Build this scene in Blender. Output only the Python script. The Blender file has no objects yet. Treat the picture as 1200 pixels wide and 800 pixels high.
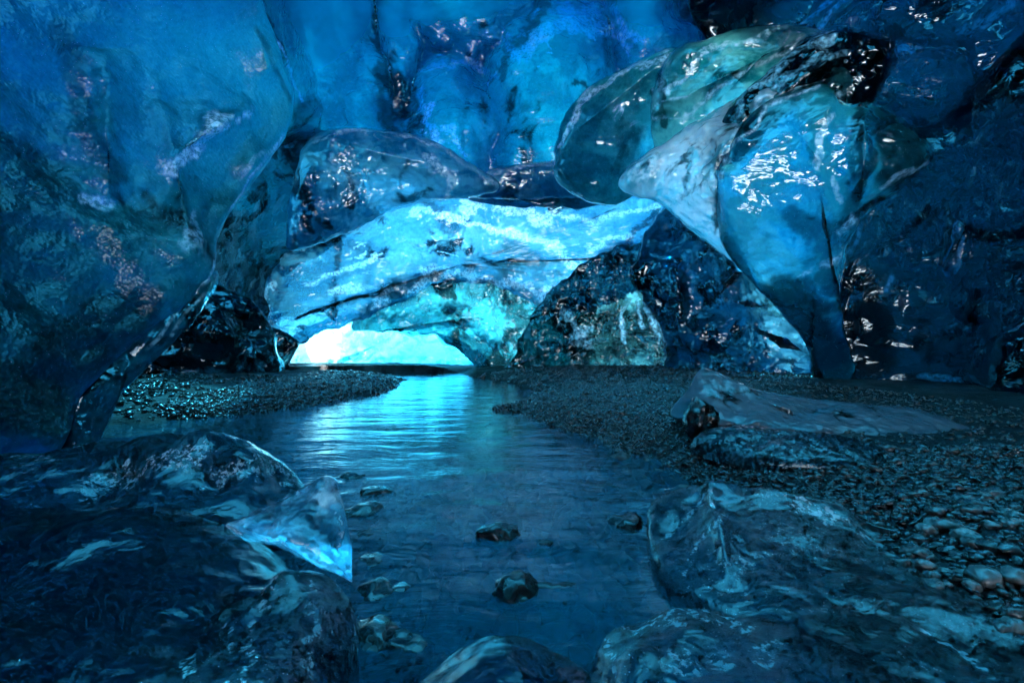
import bpy, math, random
import numpy as np
from mathutils import Vector

random.seed(7)
rng = np.random.default_rng(7)
scene = bpy.context.scene
COL = scene.collection
R = math.radians

# ------------------------------------------------------------------ camera frame used to survey the place
F, CX, CY, CAMZ = 533.3, 600.0, 400.0, 0.9
def at(px, py, Y):
    """survey helper: where the sight line through (px, py) is at distance Y"""
    return np.array([(px-CX)/F*Y, Y, CAMZ+(CY-py)/F*Y])

# ------------------------------------------------------------------ noise
def _hash(ix, iy, iz, seed):
    h = (ix*374761393 + iy*668265263 + iz*2147483647 + seed*1274126177) & 0xFFFFFFFF
    h = ((h ^ (h >> 13))*1274126177) & 0xFFFFFFFF
    return (h ^ (h >> 16)) & 0xFFFFFFFF
_G = rng.normal(size=(256, 3)); _G /= np.linalg.norm(_G, axis=1, keepdims=True)
def perlin(P, seed=0):
    P = np.asarray(P, float); I = np.floor(P).astype(np.int64); f = P-I
    u = f*f*f*(f*(f*6-15)+10); out = 0
    for dx in (0, 1):
        wx = u[:, 0] if dx else 1-u[:, 0]
        for dy in (0, 1):
            wy = u[:, 1] if dy else 1-u[:, 1]
            for dz in (0, 1):
                wz = u[:, 2] if dz else 1-u[:, 2]
                g = _G[_hash(I[:, 0]+dx, I[:, 1]+dy, I[:, 2]+dz, seed) & 255]
                out = out + wx*wy*wz*(g*(f-np.array([dx, dy, dz]))).sum(1)
    return out*1.6
def fbm(P, seed=0, octv=4, gain=.5):
    a, s, o = 1., 1., 0
    for k in range(octv):
        o = o + a*perlin(P*s+k*17.3, seed+k); a *= gain; s *= 2.03
    return o
def ridged(P, seed=0, octv=3):
    a, s, o = 1., 1., 0
    for k in range(octv):
        o = o + a*(1-2*np.abs(perlin(P*s+k*9.1, seed+k))); a *= .5; s *= 2.1
    return o*.6
def worley(P, seed=0):
    P = np.asarray(P, float); I = np.floor(P).astype(np.int64)
    best = np.full(len(P), 9.)
    for dx in (-1, 0, 1):
        for dy in (-1, 0, 1):
            for dz in (-1, 0, 1):
                c = I+np.array([dx, dy, dz])
                h = _hash(c[:, 0], c[:, 1], c[:, 2], seed)
                q = np.stack([(h & 1023)/1023., ((h >> 10) & 1023)/1023., ((h >> 20) & 1023)/1023.], 1)
                best = np.minimum(best, ((c+q-P)**2).sum(1))
    return np.sqrt(best)

# ------------------------------------------------------------------ mesh building
def link_mesh(name, V, faces_tri=None, faces_quad=None, mat=None, parent=None, origin=None, smooth=True):
    V = np.asarray(V, float)
    if origin is None:
        origin = np.array([V[:, 0].mean(), V[:, 1].mean(), V[:, 2].min()])
    if parent is not None:
        origin = np.array(parent.location)
    Vl = V-origin
    me = bpy.data.meshes.new(name)
    tri = np.zeros((0, 3), int) if faces_tri is None else np.asarray(faces_tri, int)
    quad = np.zeros((0, 4), int) if faces_quad is None else np.asarray(faces_quad, int)
    nl = tri.size+quad.size
    me.vertices.add(len(Vl)); me.vertices.foreach_set('co', Vl.ravel())
    me.loops.add(nl); me.loops.foreach_set('vertex_index', np.concatenate([tri.ravel(), quad.ravel()]).astype(np.int32))
    nf = len(tri)+len(quad)
    me.polygons.add(nf)
    starts = np.concatenate([np.arange(len(tri))*3, tri.size+np.arange(len(quad))*4]).astype(np.int32)
    me.polygons.foreach_set('loop_start', starts)
    me.polygons.foreach_set('use_smooth', np.full(nf, smooth))
    me.update(calc_edges=True); me.validate()
    if mat: me.materials.append(mat)
    o = bpy.data.objects.new(name, me)
    COL.objects.link(o)
    if parent is None:
        o.location = origin
    else:
        o.parent = parent
    return o
def tag(o, label=None, cat=None, group=None, kind=None):
    if label: o['label'] = label
    if cat: o['category'] = cat
    if group: o['group'] = group
    if kind or cat: o['kind'] = kind or 'thing'
    return o
def empty(name, loc, label, cat, group=None):
    o = bpy.data.objects.new(name, None); COL.objects.link(o)
    o.location = loc; o.empty_display_size = .2
    return tag(o, label, cat, group)

def grid_faces(nr, nc, wrap=False):
    i = np.arange(nr-1)[:, None]; j = np.arange(nc if wrap else nc-1)[None, :]
    j2 = (j+1) % nc
    a = i*nc+j; b = i*nc+j2; c = (i+1)*nc+j2; d = (i+1)*nc+j
    return np.stack([a, b, c, d], -1).reshape(-1, 4)
def normals(V, Q, T):
    N = np.zeros_like(V)
    for Fc in (Q, T):
        if Fc is None or not len(Fc): continue
        n = np.cross(V[Fc[:, 1]]-V[Fc[:, 0]], V[Fc[:, 2]]-V[Fc[:, 0]])
        for k in range(Fc.shape[1]): np.add.at(N, Fc[:, k], n)
    return N/np.maximum(np.linalg.norm(N, axis=1, keepdims=True), 1e-9)
def closed_curve(pts, n, smooth=.5, sharp=()):
    """Catmull-Rom through the rows of pts, resampled to n rows by arc length of the first two columns."""
    P = np.asarray(pts, float); m = len(P); out = []
    for i in range(m):
        p0, p1, p2, p3 = P[i-1], P[i], P[(i+1) % m], P[(i+2) % m]
        t1 = (p2-p0)*smooth*(0 if i in sharp else 1); t2 = (p3-p1)*smooth*(0 if (i+1) % m in sharp else 1)
        for t in np.linspace(0, 1, 24, endpoint=False):
            h = t*t
            out.append((2*h*t-3*h+1)*p1+(h*t-2*h+t)*t1+(3*h-2*h*t)*p2+(h*t-h)*t2)
    out = np.array(out+[out[0]])
    s = np.concatenate([[0], np.cumsum(np.linalg.norm(np.diff(out[:, :2], axis=0), axis=1))])
    q = np.linspace(0, s[-1], n, endpoint=False)
    return np.stack([np.interp(q, s, out[:, k]) for k in range(P.shape[1])], 1)
def seg_dist(p, a, b):
    a = np.asarray(a, float); b = np.asarray(b, float); ab = b-a
    t = np.clip(((p-a)@ab)/max(ab@ab, 1e-9), 0, 1)
    return np.linalg.norm(p-(a+t[:, None]*ab), axis=1), t
def idw(q, P, val, power=3.):
    d = np.linalg.norm(q[:, None, :]-P[None, :, :], axis=2)+1e-6
    w = d**-power
    return (w*val[None, :]).sum(1)/w.sum(1)
def fit(q, P, val):
    """least-squares plane plus inverse-distance residual"""
    A = np.c_[P, np.ones(len(P))]
    c = np.linalg.lstsq(A, val, rcond=None)[0]
    return np.c_[q, np.ones(len(q))]@c + idw(q, P, val-A@c)

def displace(V, Q, T, noises, mask=1.):
    """noises: (kind, feature size in m, amplitude in m, seed, optional stretch xyz)"""
    N = normals(V, Q, T); d = np.zeros(len(V))
    for k, s, a, seed, *st in noises:
        P = V/s
        if st: P = P*np.array(st[0])
        if k == 'fbm': d += a*fbm(P, seed)
        elif k == 'ridge': d += a*(ridged(P, seed)-.4)
        elif k == 'scallop':
            w = P+.35*np.stack([perlin(P*1.3, seed+5), perlin(P*1.3, seed+6), perlin(P*1.3, seed+7)], 1)
            d += a*(np.minimum(worley(w, seed), .9)**1.5-.35)
    return V+N*(d*mask)[:, None]

def paint_marks(Pv, qf, mat, seed, marks, grainy=3.):
    """painted highlights and shade, with cracks, white frozen veins and ash bands (kind 0 cloudy, 1 ash, 2 white), drawn along paths"""
    ex = np.zeros((len(Pv), 3))
    A = mat.aniso(Pv/mat.size)
    wob = np.stack([fbm(Pv*1.6/mat.size, seed+91, 4, .6), fbm(Pv*1.6/mat.size, seed+95, 4, .6)], 1)
    brk = fbm(A*grainy, seed+99, 4, .6)
    for path, w, st, kd in marks:
        qq = qf+wob*min(w*.9+2, 14)
        d_ = np.full(len(qf), 1e9)
        for a_, b_ in zip(path[:-1], path[1:]): d_ = np.minimum(d_, seg_dist(qq, a_, b_)[0])
        m = smooth01(-d_, -w, -w*.25)
        if w > 5: m = smooth01(m+(.55, .6, .55)[kd]*brk*(1 if kd == 2 else .4), .3, .85)*m**.5
        else: m = m*smooth01(brk, -.9, -.1)
        ex[:, kd] = np.maximum(ex[:, kd], st*m)
    return ex, wob, brk

def lobe(name, pts, mat, h=.4, back=.6, ridges=(), noises=(), ctr=None, parent=None, p=2.2, nt=300, nr=80,
         inner=(), jag=2.0, seed=0, sharp=(), smooth=.5, domes=(), marks=(), rim=0., thin=(), hollow=False, spine=None):
    """A solid lump of ice. pts: (px, py, distance) surveyed along its outline; it swells h metres towards the
    stream and back metres behind; ridges: ((x,y),(x,y),height,width)."""
    B = closed_curve(pts, nt, smooth, sharp)
    if jag:
        B3 = np.array([at(*b) for b in B])
        n = np.stack([perlin(B3*2.3, seed+31), perlin(B3*2.3, seed+32)], 1)+.5*np.stack([perlin(B3*6, seed+33), perlin(B3*6, seed+34)], 1)
        B[:, :2] += jag*n
    c = B[:, :2].mean(0) if ctr is None else np.array(ctr, float)
    cc = np.repeat(c[None], nt, 0)
    if spine:
        s0, s1 = np.array(spine, float); sv = s1-s0
        cc = s0+np.clip(((B[:, :2]-s0)@sv)/(sv@sv), 0, 1)[:, None]*sv
        c = (s0+s1)/2
    P = np.array([[q[0], q[1]] for q in list(pts)+list(inner)], float); D = np.array([q[2] for q in list(pts)+list(inner)], float)
    def side(rs, sgn, amp, pp):
        k_ = np.minimum(1, rs*2.5)[:, None, None]
        q = (c+(cc-c)*k_+rs[:, None, None]*(B[None, :, :2]-cc)).reshape(-1, 2)
        r = np.repeat(rs, nt)
        d = fit(q, P, D)
        prof = np.maximum(1-r**pp, 0)**(1/pp)
        if sgn > 0 and thin:
            for x, y, rx, ry, k in thin:
                amp_k = 1-k*np.exp(-((q[:, 0]-x)/rx)**2-((q[:, 1]-y)/ry)**2)
                prof = prof*amp_k
        d = d+sgn*amp*prof
        if sgn < 0:
            if domes:
                wq = np.c_[q, q[:, 0]*0]/70.
                q2 = q+14*np.stack([fbm(wq, seed+61, 3), fbm(wq, seed+62, 3)], 1)
                hts = np.stack([hh*np.maximum(1-(((q2[:, 0]-x)/rx)**2+((q2[:, 1]-y)/ry)**2), 0)**.8 for x, y, rx, ry, hh in domes], 1)
                d = d+(1 if hollow else -1)*hts.max(1)*np.minimum(1, (1-r)*5)
            for a, b, hh, w in ridges:
                sd, t = seg_dist(q, a, b)
                d = d-hh*np.exp(-sd/w)*np.minimum(1, (1-r)*6)*np.sin(math.pi*t)**.7
        return np.stack([(q[:, 0]-CX)/F*d, d, CAMZ+(CY-q[:, 1])/F*d], 1)
    t = np.linspace(0, 1, nr+1)[1:]
    rf = .55*np.sin(t*math.pi/2)+.45*t
    nb = 16; tb = np.linspace(0, 1, nb+1)[1:-1]; rb = np.sin(tb*math.pi/2)[::-1]
    Vf = side(rf, -1, h, p); Vb = side(rb, +1, back, max(2.2, p))
    V = np.concatenate([Vf, Vb])
    Q = grid_faces(nr+nb-1, nt, True)
    cf = side(np.array([1e-4]), -1, h, p)[:1]; cb = side(np.array([1e-4]), 1, back, max(2.2, p))[:1]
    n0 = len(V); V = np.concatenate([V, cf, cb])
    j = np.arange(nt); last = (nr+nb-2)*nt
    T = np.concatenate([np.stack([np.full(nt, n0), (j+1) % nt, j], 1), np.stack([np.full(nt, n0+1), last+j, last+(j+1) % nt], 1)])
    # make normals point outwards (towards the camera on the front)
    N = normals(V, Q, T)
    if N[:nr*nt, 1].mean() > 0:
        Q = Q[:, ::-1]; T = T[:, ::-1]
    if noises:
        mask = np.ones(len(V)); mask[:nr*nt] = np.clip((1-np.repeat(rf, nt))*9, .25, 1)
        V = displace(V, Q, T, noises, mask)
    o = link_mesh(name, V, T, Q, mat.mat, parent)
    qf = (c+(cc-c)*np.minimum(1, rf*2.5)[:, None, None]+rf[:, None, None]*(B[None, :, :2]-cc)).reshape(-1, 2); rr = np.repeat(rf, nt)
    ex, wob, brk = paint_marks(V[:nr*nt], qf, mat, seed, marks)
    if rim:  # pale band painted on upper edges for their bright outline
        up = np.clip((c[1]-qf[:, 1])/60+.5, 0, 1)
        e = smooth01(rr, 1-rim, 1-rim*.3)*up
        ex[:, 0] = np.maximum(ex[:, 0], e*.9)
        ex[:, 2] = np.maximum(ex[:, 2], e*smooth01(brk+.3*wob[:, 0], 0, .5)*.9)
    put_kinds(o, V, mat, seed+int(abs(pts[0][0]))%97, ex)
    return o

def block(name, foot, tops, mat, p=4., noises=(), parent=None, nt=260, nr=70, base=-.06, ridges=(), smooth=.5, ctr=None, sharp=(), marks=()):
    """Ice or rock lying on the ground. foot: (X, Y) outline; tops: (X, Y, z) heights its upper surface runs through."""
    B = closed_curve(foot, nt, smooth, sharp)
    c = B.mean(0) if ctr is None else np.array(ctr)
    tops = np.array(tops, float)
    t = np.linspace(0, 1, nr+1)[1:]; rf = .5*np.sin(t*math.pi/2)+.5*t
    q = (c+rf[:, None, None]*(B[None]-c)).reshape(-1, 2); r = np.repeat(rf, nt)
    def hz(q, r):
        z = idw(q, tops[:, :2], tops[:, 2], 2.6)
        for a, b, hh, w in ridges:
            sd, tt = seg_dist(q, a, b)
            z = z+hh*np.exp(-sd/w)*np.sin(math.pi*tt)**.7
        return base+(z-base)*np.maximum(1-r**p, 0)**(1/p)
    Vt = np.c_[q, hz(q, r)]
    cz = hz(c[None], np.array([0.]))[0]
    V = np.concatenate([Vt, [[c[0], c[1], cz], [c[0], c[1], base-.02]]])
    Q = grid_faces(nr, nt, True); j = np.arange(nt); n0 = len(V)-2; last = (nr-1)*nt
    T = np.concatenate([np.stack([np.full(nt, n0), (j+1) % nt, j], 1), np.stack([np.full(nt, n0+1), last+j, last+(j+1) % nt], 1)])
    if normals(V, Q, T)[:nr*nt, 2].mean() < 0:
        Q = Q[:, ::-1]; T = T[:, ::-1]
    if noises:
        mask = np.concatenate([np.clip((1-r)*8, .3, 1), [1, 0]])
        V = displace(V, Q, T, noises, mask)
    o = link_mesh(name, V, T, Q, mat.mat, parent)
    ex = None
    if marks:
        qf = np.c_[CX+F*V[:, 0]/V[:, 1], CY+F*(CAMZ-V[:, 2])/V[:, 1]]
        ex = paint_marks(V, qf, mat, 5, marks, 9.)[0]*np.array([1, 1, .75])
    put_kinds(o, V, mat, int(abs(foot[0][0])*100) % 97, ex)
    return o

# ------------------------------------------------------------------ materials
class NT:
    def __init__(s, name):
        s.m = bpy.data.materials.new(name); s.m.use_nodes = True
        s.t = s.m.node_tree; s.t.nodes.clear()
        s.out = s.t.nodes.new('ShaderNodeOutputMaterial')
    def n(s, typ, **kw):
        nd = s.t.nodes.new('ShaderNode'+typ)
        for k, v in kw.items():
            if k.startswith('_'): setattr(nd, k[1:], v)
            else:
                key = int(k[1:]) if k[0] == 'i' and k[1:].isdigit() else k.replace('__', ' ')
                sock = nd.inputs[key]
                if isinstance(v, bpy.types.NodeSocket): s.t.links.new(v, sock)
                else: sock.default_value = v
        return nd
    def math(s, op, a, b=0., c=None, clamp=False):
        nd = s.t.nodes.new('ShaderNodeMath'); nd.operation = op; nd.use_clamp = clamp
        for i, v in enumerate((a, b, c)):
            if v is None: continue
            if isinstance(v, bpy.types.NodeSocket): s.t.links.new(v, nd.inputs[i])
            else: nd.inputs[i].default_value = v
        return nd.outputs[0]
    def ramp(s, fac, lo, hi, a=0., b=1.):
        nd = s.t.nodes.new('ShaderNodeMapRange'); nd.interpolation_type = 'SMOOTHSTEP'
        s.t.links.new(fac, nd.inputs[0])
        for i, v in enumerate((lo, hi, a, b)): nd.inputs[i+1].default_value = v
        return nd.outputs[0]
    def mixc(s, fac, a, b):
        nd = s.t.nodes.new('ShaderNodeMix'); nd.data_type = 'RGBA'
        for i, v in ((0, fac), (6, a), (7, b)):
            if isinstance(v, bpy.types.NodeSocket): s.t.links.new(v, nd.inputs[i])
            elif i == 0: nd.inputs[i].default_value = v
            else: nd.inputs[i].default_value = (*v, 1)
        return nd.outputs[2]
    def mixs(s, fac, a, b):
        return s.n('MixShader', i0=fac, i1=a, i2=b).outputs[0]
    def noise(s, vec, scale, detail=5., rough=.55, dist=0.):
        return s.n('TexNoise', Vector=vec, Scale=scale, Detail=detail, Roughness=rough, Distortion=dist).outputs[0]
    def vor(s, vec, scale, feature='F1', smooth=.4):
        nd = s.n('TexVoronoi', _feature=feature, Vector=vec, Scale=scale)
        if feature == 'SMOOTH_F1': nd.inputs['Smoothness'].default_value = smooth
        return nd.outputs['Distance']
    def coords(s, off=(0, 0, 0), scale=(1, 1, 1), rot=(0, 0, 0)):
        g = s.n('NewGeometry').outputs['Position'] if False else s.n('TexCoord').outputs['Object']
        return s.n('Mapping', Vector=g, Location=off, Scale=scale, Rotation=rot).outputs[0]
    def done(s, surf, vol=None):
        s.t.links.new(surf, s.out.inputs['Surface'])
        if vol: s.t.links.new(vol, s.out.inputs['Volume'])
        return s.m


def smooth01(x, lo, hi):
    t = np.clip((x-lo)/(hi-lo), 0, 1); return t*t*(3-2*t)
class Ice:
    """A kind of glacier ice: its node material plus how its cloudy ice, ash bands and white veins with painted glints are laid down (per vertex)."""
    def __init__(s, mat, size, cloud, dark, vein, streak, ang, soft):
        s.mat, s.size, s.cloud, s.dark, s.vein, s.streak, s.ang, s.soft = mat, size, cloud, dark, vein, streak, ang, soft
    def aniso(s, V, k=1.):
        """coordinates stretched along the flow direction ang (in the upright plane facing the stream)"""
        c, n = math.cos(s.ang), math.sin(s.ang)
        al = V[:, 0]*c+V[:, 2]*n; ac = -V[:, 0]*n+V[:, 2]*c
        return np.stack([al/s.streak*k, ac*k, V[:, 1]*k/math.sqrt(s.streak)], 1)
    def kinds(s, V, seed):
        P = V/s.size
        w = .45*np.stack([perlin(P*1.2, seed+1), perlin(P*1.2, seed+2), perlin(P*1.2, seed+3)], 1)
        A = s.aniso(P)+w
        def frac(n, f, soft):
            if f <= 0: return np.zeros(len(n))
            q = np.quantile(n[::7], 1-min(f, .98)); sd = n.std()*soft
            return smooth01(n, q-sd, q+sd)
        cl = frac(.6*fbm(P+w, seed+4, 5)+.7*fbm(A*1.7, seed+9, 5, .6), s.cloud, s.soft)
        ash = frac(fbm(A*.9+3, seed+14, 6, .62)+.5*fbm(P*.5+w, seed+20, 2), s.dark, .55)
        A2 = A+.25*np.stack([perlin(A*2.2, seed+41), perlin(A*2.2, seed+42), perlin(A*2.2, seed+43)], 1)
        rd = -np.abs(perlin(A2*2.1, seed+30))-.55*np.abs(perlin(A2*4.4+7, seed+31))-.25*np.abs(perlin(A2*9.5+2, seed+32))+.45*fbm(P*.8, seed+33, 2)
        ve = frac(rd, s.vein, .22)  # white veins that also stand in for rippled highlights
        return np.stack([cl, ash, ve, np.ones(len(V))], 1)
def put_kinds(o, V, ic, seed, extra=None):
    at_ = o.data.attributes.new('ice_kind_light', 'FLOAT_COLOR', 'POINT')
    K = ic.kinds(np.asarray(V, float), seed)
    if extra is not None: K[:len(extra), :3] = np.maximum(K[:len(extra), :3], extra)  # extra lays painted highlights and shade over the ice composition
    if extra is not None and len(extra) < len(K): K[len(extra):-2, 3] = 0; K[-1, 3] = 0
    at_.data.foreach_set('color', K.astype(np.float32).ravel())

_mi = [0]
def ice(name, deep=(.02, .18, .42), pale=(.25, .62, .8), white=None, cloud=.5, clear=.45, dark=.2, vein=.06, rough=.1, bump=.3, streak=2.5, ang=1.2,  # vein: white veins, also standing in for rippled highlights
        bubbles=.5, size=1., gloss=1., fine=14., soft=1.1, vgain=1., sootf=.12, dens=1., diff=.1, bdist=.12, wave=3., grain=0.):
    _mi[0] += 1; k = _mi[0]
    s = NT(name)
    v = s.coords(off=(k*3.7, k*1.3, k*2.1))
    an = s.n('Attribute', _attribute_name='ice_kind_light')
    ik = s.n('SeparateColor', Color=an.outputs['Color'])
    cl, ash, ve, front = ik.outputs[0], ik.outputs[1], ik.outputs[2], an.outputs['Alpha']  # marks add painted shade to ash and painted highlights to ve
    f = s.noise(v, fine/size, 6., .7)
    vf = s.coords(off=(k*1.9, k*.7, k*2.9), rot=(0, ang, 0), scale=(1/streak, 1, 1))
    g = s.noise(vf, wave/size, 3., .5, .7)
    bub = s.ramp(s.vor(v, 40/size), .17, .05)
    bub = s.math('MULTIPLY', bub, s.math('MULTIPLY', s.ramp(f, .45, .6), bubbles))
    bmp = s.n('Bump', Strength=bump, Distance=bdist*size, Height=s.math('MULTIPLY_ADD', s.vor(v, fine*1.6/size) if grain else 0., grain, g)).outputs[0]
    white = white or (.72, .88, .92)
    clf = s.math('MULTIPLY_ADD', s.math('SUBTRACT', f, .5), 1.5, cl, clamp=True)
    vef = s.math('MULTIPLY', ve, s.ramp(f, .38, .6, .2, vgain))
    col = s.mixc(clf, deep, pale)
    col = s.mixc(s.math('MULTIPLY', ash, .95), col, tuple(x*sootf+.001 for x in deep))
    col = s.mixc(s.math('MAXIMUM', bub, vef, clamp=True), col, white)
    tint = s.mixc(ash, tuple(x**.45 for x in deep), tuple(x*.3 for x in deep))
    cloudy = s.mixs(s.math('MAXIMUM', s.math('MULTIPLY', vef, .5), diff), s.n('BsdfTranslucent', Color=col, Normal=bmp).outputs[0], s.n('BsdfDiffuse', Color=col, Normal=bmp).outputs[0])
    refr = s.n('BsdfRefraction', Color=tint, Roughness=rough+.03, IOR=1.24, Normal=bmp).outputs[0]
    thru = s.n('BsdfTransparent', Color=tint).outputs[0]
    see = s.mixs(.4, refr, thru)
    cf = s.math('MULTIPLY', s.math('SUBTRACT', 1., s.math('MAXIMUM', s.math('MULTIPLY', clf, .75), s.math('MAXIMUM', bub, vef))), clear, clamp=True)
    body = s.mixs(cf, cloudy, see)
    fr = s.n('Fresnel', IOR=1.5, Normal=bmp).outputs[0]
    gl = s.n('BsdfGlossy', Color=(.86, .95, 1, 1), Roughness=rough, Normal=bmp).outputs[0]
    inner = s.mixs(s.math('MULTIPLY_ADD', fr, gloss, .02*gloss, clamp=True), body, gl)
    # the outer side of the ice, bedded in clear glacier ice, lets daylight in
    outer = s.mixs(.12, s.n('BsdfTransparent', Color=(.92, .97, 1, 1)).outputs[0], s.n('BsdfTranslucent', Color=(.5, .75, .85, 1)).outputs[0])
    vol = s.n('VolumeAbsorption', Color=(.36, .8, .885, 1), Density=dens).outputs[0]
    return Ice(s.done(s.mixs(front, outer, inner), vol), size, cloud, dark, vein, streak, ang, soft)

def clear_ice(name, tint=(.75, .86, .92), body=(.35, .5, .6), white=(.7, .82, .9), cloud=.35, rough=.04, bump=.4, size=.25, dirt=.3, vein=.06, bubbles=.6, frost=.0, dens=2.5,  # vein: white veins, also standing in for rippled highlights
              streak=2., ang=.3, soft=.9, opac=.35):
    """Clear melt-smoothed ice: refracting, with bubble trails, frosted patches and dirt frozen in."""
    _mi[0] += 1; k = _mi[0]
    s = NT(name)
    v = s.coords(off=(k*3.7, k*1.3, k*2.1))
    ik = s.n('SeparateColor', Color=s.n('Attribute', _attribute_name='ice_kind_light').outputs[0])
    cl, dt, ve = ik.outputs[0], ik.outputs[1], ik.outputs[2]  # ve includes the painted highlight marks
    f = s.noise(v, 7/size, 6., .7)
    g = s.noise(v, 1.6/size, 3., .5, .8)
    bb = s.math('MULTIPLY', s.ramp(s.vor(v, 22/size), .2, .05), s.math('MULTIPLY', s.ramp(f, .46, .58), bubbles))
    bmp = s.n('Bump', Strength=bump, Distance=.25*size, Height=s.math('MULTIPLY_ADD', f, .13, g)).outputs[0]
    vef = s.math('MULTIPLY', ve, s.ramp(f, .42, .58, 0., 1.))
    col = s.mixc(s.math('MAXIMUM', bb, vef), body, white)
    col = s.mixc(s.math('MULTIPLY', dt, .9), col, (.012, .012, .013))
    cloudy = s.mixs(.5, s.n('BsdfTranslucent', Color=col).outputs[0], s.n('BsdfDiffuse', Color=col, Normal=bmp).outputs[0])
    tn = s.mixc(dt, tint, (.05, .06, .07))
    refr = s.n('BsdfRefraction', Color=tn, Roughness=rough, IOR=1.3, Normal=bmp).outputs[0]
    see = s.mixs(.25, refr, s.n('BsdfTransparent', Color=tn).outputs[0])
    opq = s.math('MAXIMUM', s.math('MULTIPLY', s.math('MULTIPLY', cl, s.ramp(f, .42, .66, .05, 1.)), opac), s.math('MAXIMUM', s.math('MAXIMUM', bb, vef), s.math('MULTIPLY', dt, .7)), clamp=True)
    if frost: opq = s.math('MAXIMUM', opq, frost)
    fr = s.n('Fresnel', IOR=1.36, Normal=bmp).outputs[0]
    gl = s.n('BsdfGlossy', Color=(1, 1, 1, 1), Roughness=rough+.03, Normal=bmp).outputs[0]
    surf = s.mixs(s.math('MULTIPLY_ADD', fr, 1., .02), s.mixs(opq, see, cloudy), gl)
    vol = s.n('VolumeAbsorption', Color=(.35, .7, .86, 1), Density=dens).outputs[0] if dens else None
    return Ice(s.done(surf, vol), size, cloud, dirt, vein, streak, ang, soft)

def stone_mat(name, cols, rough=.3, spec=.5, size=.06, wet=1.):
    s = NT(name); v = s.coords()
    oi = s.n('ObjectInfo').outputs['Random']; gi = s.n('NewGeometry').outputs['Random Per Island']
    rnd = s.math('FRACT', s.math('ADD', oi, gi))
    cr = s.n('ValToRGB', Fac=rnd)
    els = cr.color_ramp.elements
    while len(els) < len(cols): els.new(.5)
    for i, c in enumerate(cols): els[i].position = i/max(1, len(cols)-1); els[i].color = (*c, 1)
    nz = s.noise(v, 1.2/size, 8., .65)
    col = s.n('MixRGB', _blend_type='MULTIPLY', i0=.7, i1=cr.outputs[0], i2=s.n('MapRange', Value=nz, i1=.25, i2=.75, i3=.35, i4=1.4).outputs[0]).outputs[0]
    h = s.math('ADD', nz, s.math('MULTIPLY', s.noise(v, 6/size, 4.), .4))
    bmp = s.n('Bump', Strength=.4, Distance=size*.4, Height=h).outputs[0]
    rg = s.ramp(s.noise(v, .6/size, 3.), .35, .65, rough*.6, rough*1.5)
    b = s.n('BsdfPrincipled', Base__Color=col, Roughness=rg, IOR=1.4, Normal=bmp)
    b.inputs['Coat Weight'].default_value = .6*wet; b.inputs['Coat Roughness'].default_value = .12
    return s.done(b.outputs[0])

def ground_mat():
    s = NT('wet_black_gravel_ground'); v = s.coords()
    a = s.noise(v, .7, 8., .65); b_ = s.vor(v, 26.); c_ = s.noise(v, 40., 4.)
    col = s.mixc(s.ramp(a, .35, .65), (.012, .013, .015), (.045, .045, .047))
    col = s.mixc(s.math('MULTIPLY', s.ramp(s.vor(v, 55.), .3, .1), s.ramp(c_, .5, .7)), col, (.12, .11, .10))
    h = s.math('ADD', s.math('MULTIPLY', b_, .6), s.math('ADD', s.math('MULTIPLY', c_, .35), a))
    bmp = s.n('Bump', Strength=.6, Distance=.03, Height=h).outputs[0]
    rg = s.ramp(s.noise(v, 1.3, 5.), .35, .65, .5, .85)
    p = s.n('BsdfPrincipled', Base__Color=col, Roughness=rg, Normal=bmp, IOR=1.2)
    return s.done(p.outputs[0])
def snow_mat():
    s = NT('snow'); v = s.coords()
    h = s.noise(v, .8, 8., .6)
    bmp = s.n('Bump', Strength=.5, Distance=.3, Height=h).outputs[0]
    p = s.n('BsdfPrincipled', Base__Color=s.mixc(s.ramp(h, .3, .7), (.72, .8, .86), (.85, .87, .88)), Roughness=.6, Normal=bmp)
    return s.done(p.outputs[0])
def water_mat():
    s = NT('meltwater'); g = s.n('TexCoord').outputs['Object']
    warp = s.n('TexNoise', Vector=g, Scale=.8, Detail=2.)
    w = s.n('VectorMath', _operation='MULTIPLY_ADD', i0=warp.outputs[1], i1=(.7, .7, 0), i2=g).outputs[0]
    m1 = s.n('Mapping', Vector=w, Scale=(.7, 2.7, 1), Rotation=(0, 0, R(8))).outputs[0]
    m2 = s.n('Mapping', Vector=w, Scale=(2.2, 7., 1), Rotation=(0, 0, R(-14))).outputs[0]
    h = s.math('ADD', s.noise(m1, 2.6, 3., .5), s.math('MULTIPLY', s.noise(m2, 4.2, 4., .5), .28))
    bmp = s.n('Bump', Strength=.22, Distance=.05, Height=h).outputs[0]
    fr = s.n('Fresnel', IOR=1.33, Normal=bmp).outputs[0]
    gl = s.n('BsdfGlossy', Color=(1, 1, 1, 1), Roughness=.06, Normal=bmp).outputs[0]
    see = s.n('BsdfTransparent', Color=(.3, .6, .68, 1)).outputs[0]
    silt = s.n('BsdfDiffuse', Color=(.005, .085, .13, 1)).outputs[0]
    body = s.mixs(s.ramp(s.noise(g, .9, 4.), .3, .7, .25, .65), see, silt)
    return s.done(s.mixs(fr, body, gl))

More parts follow.
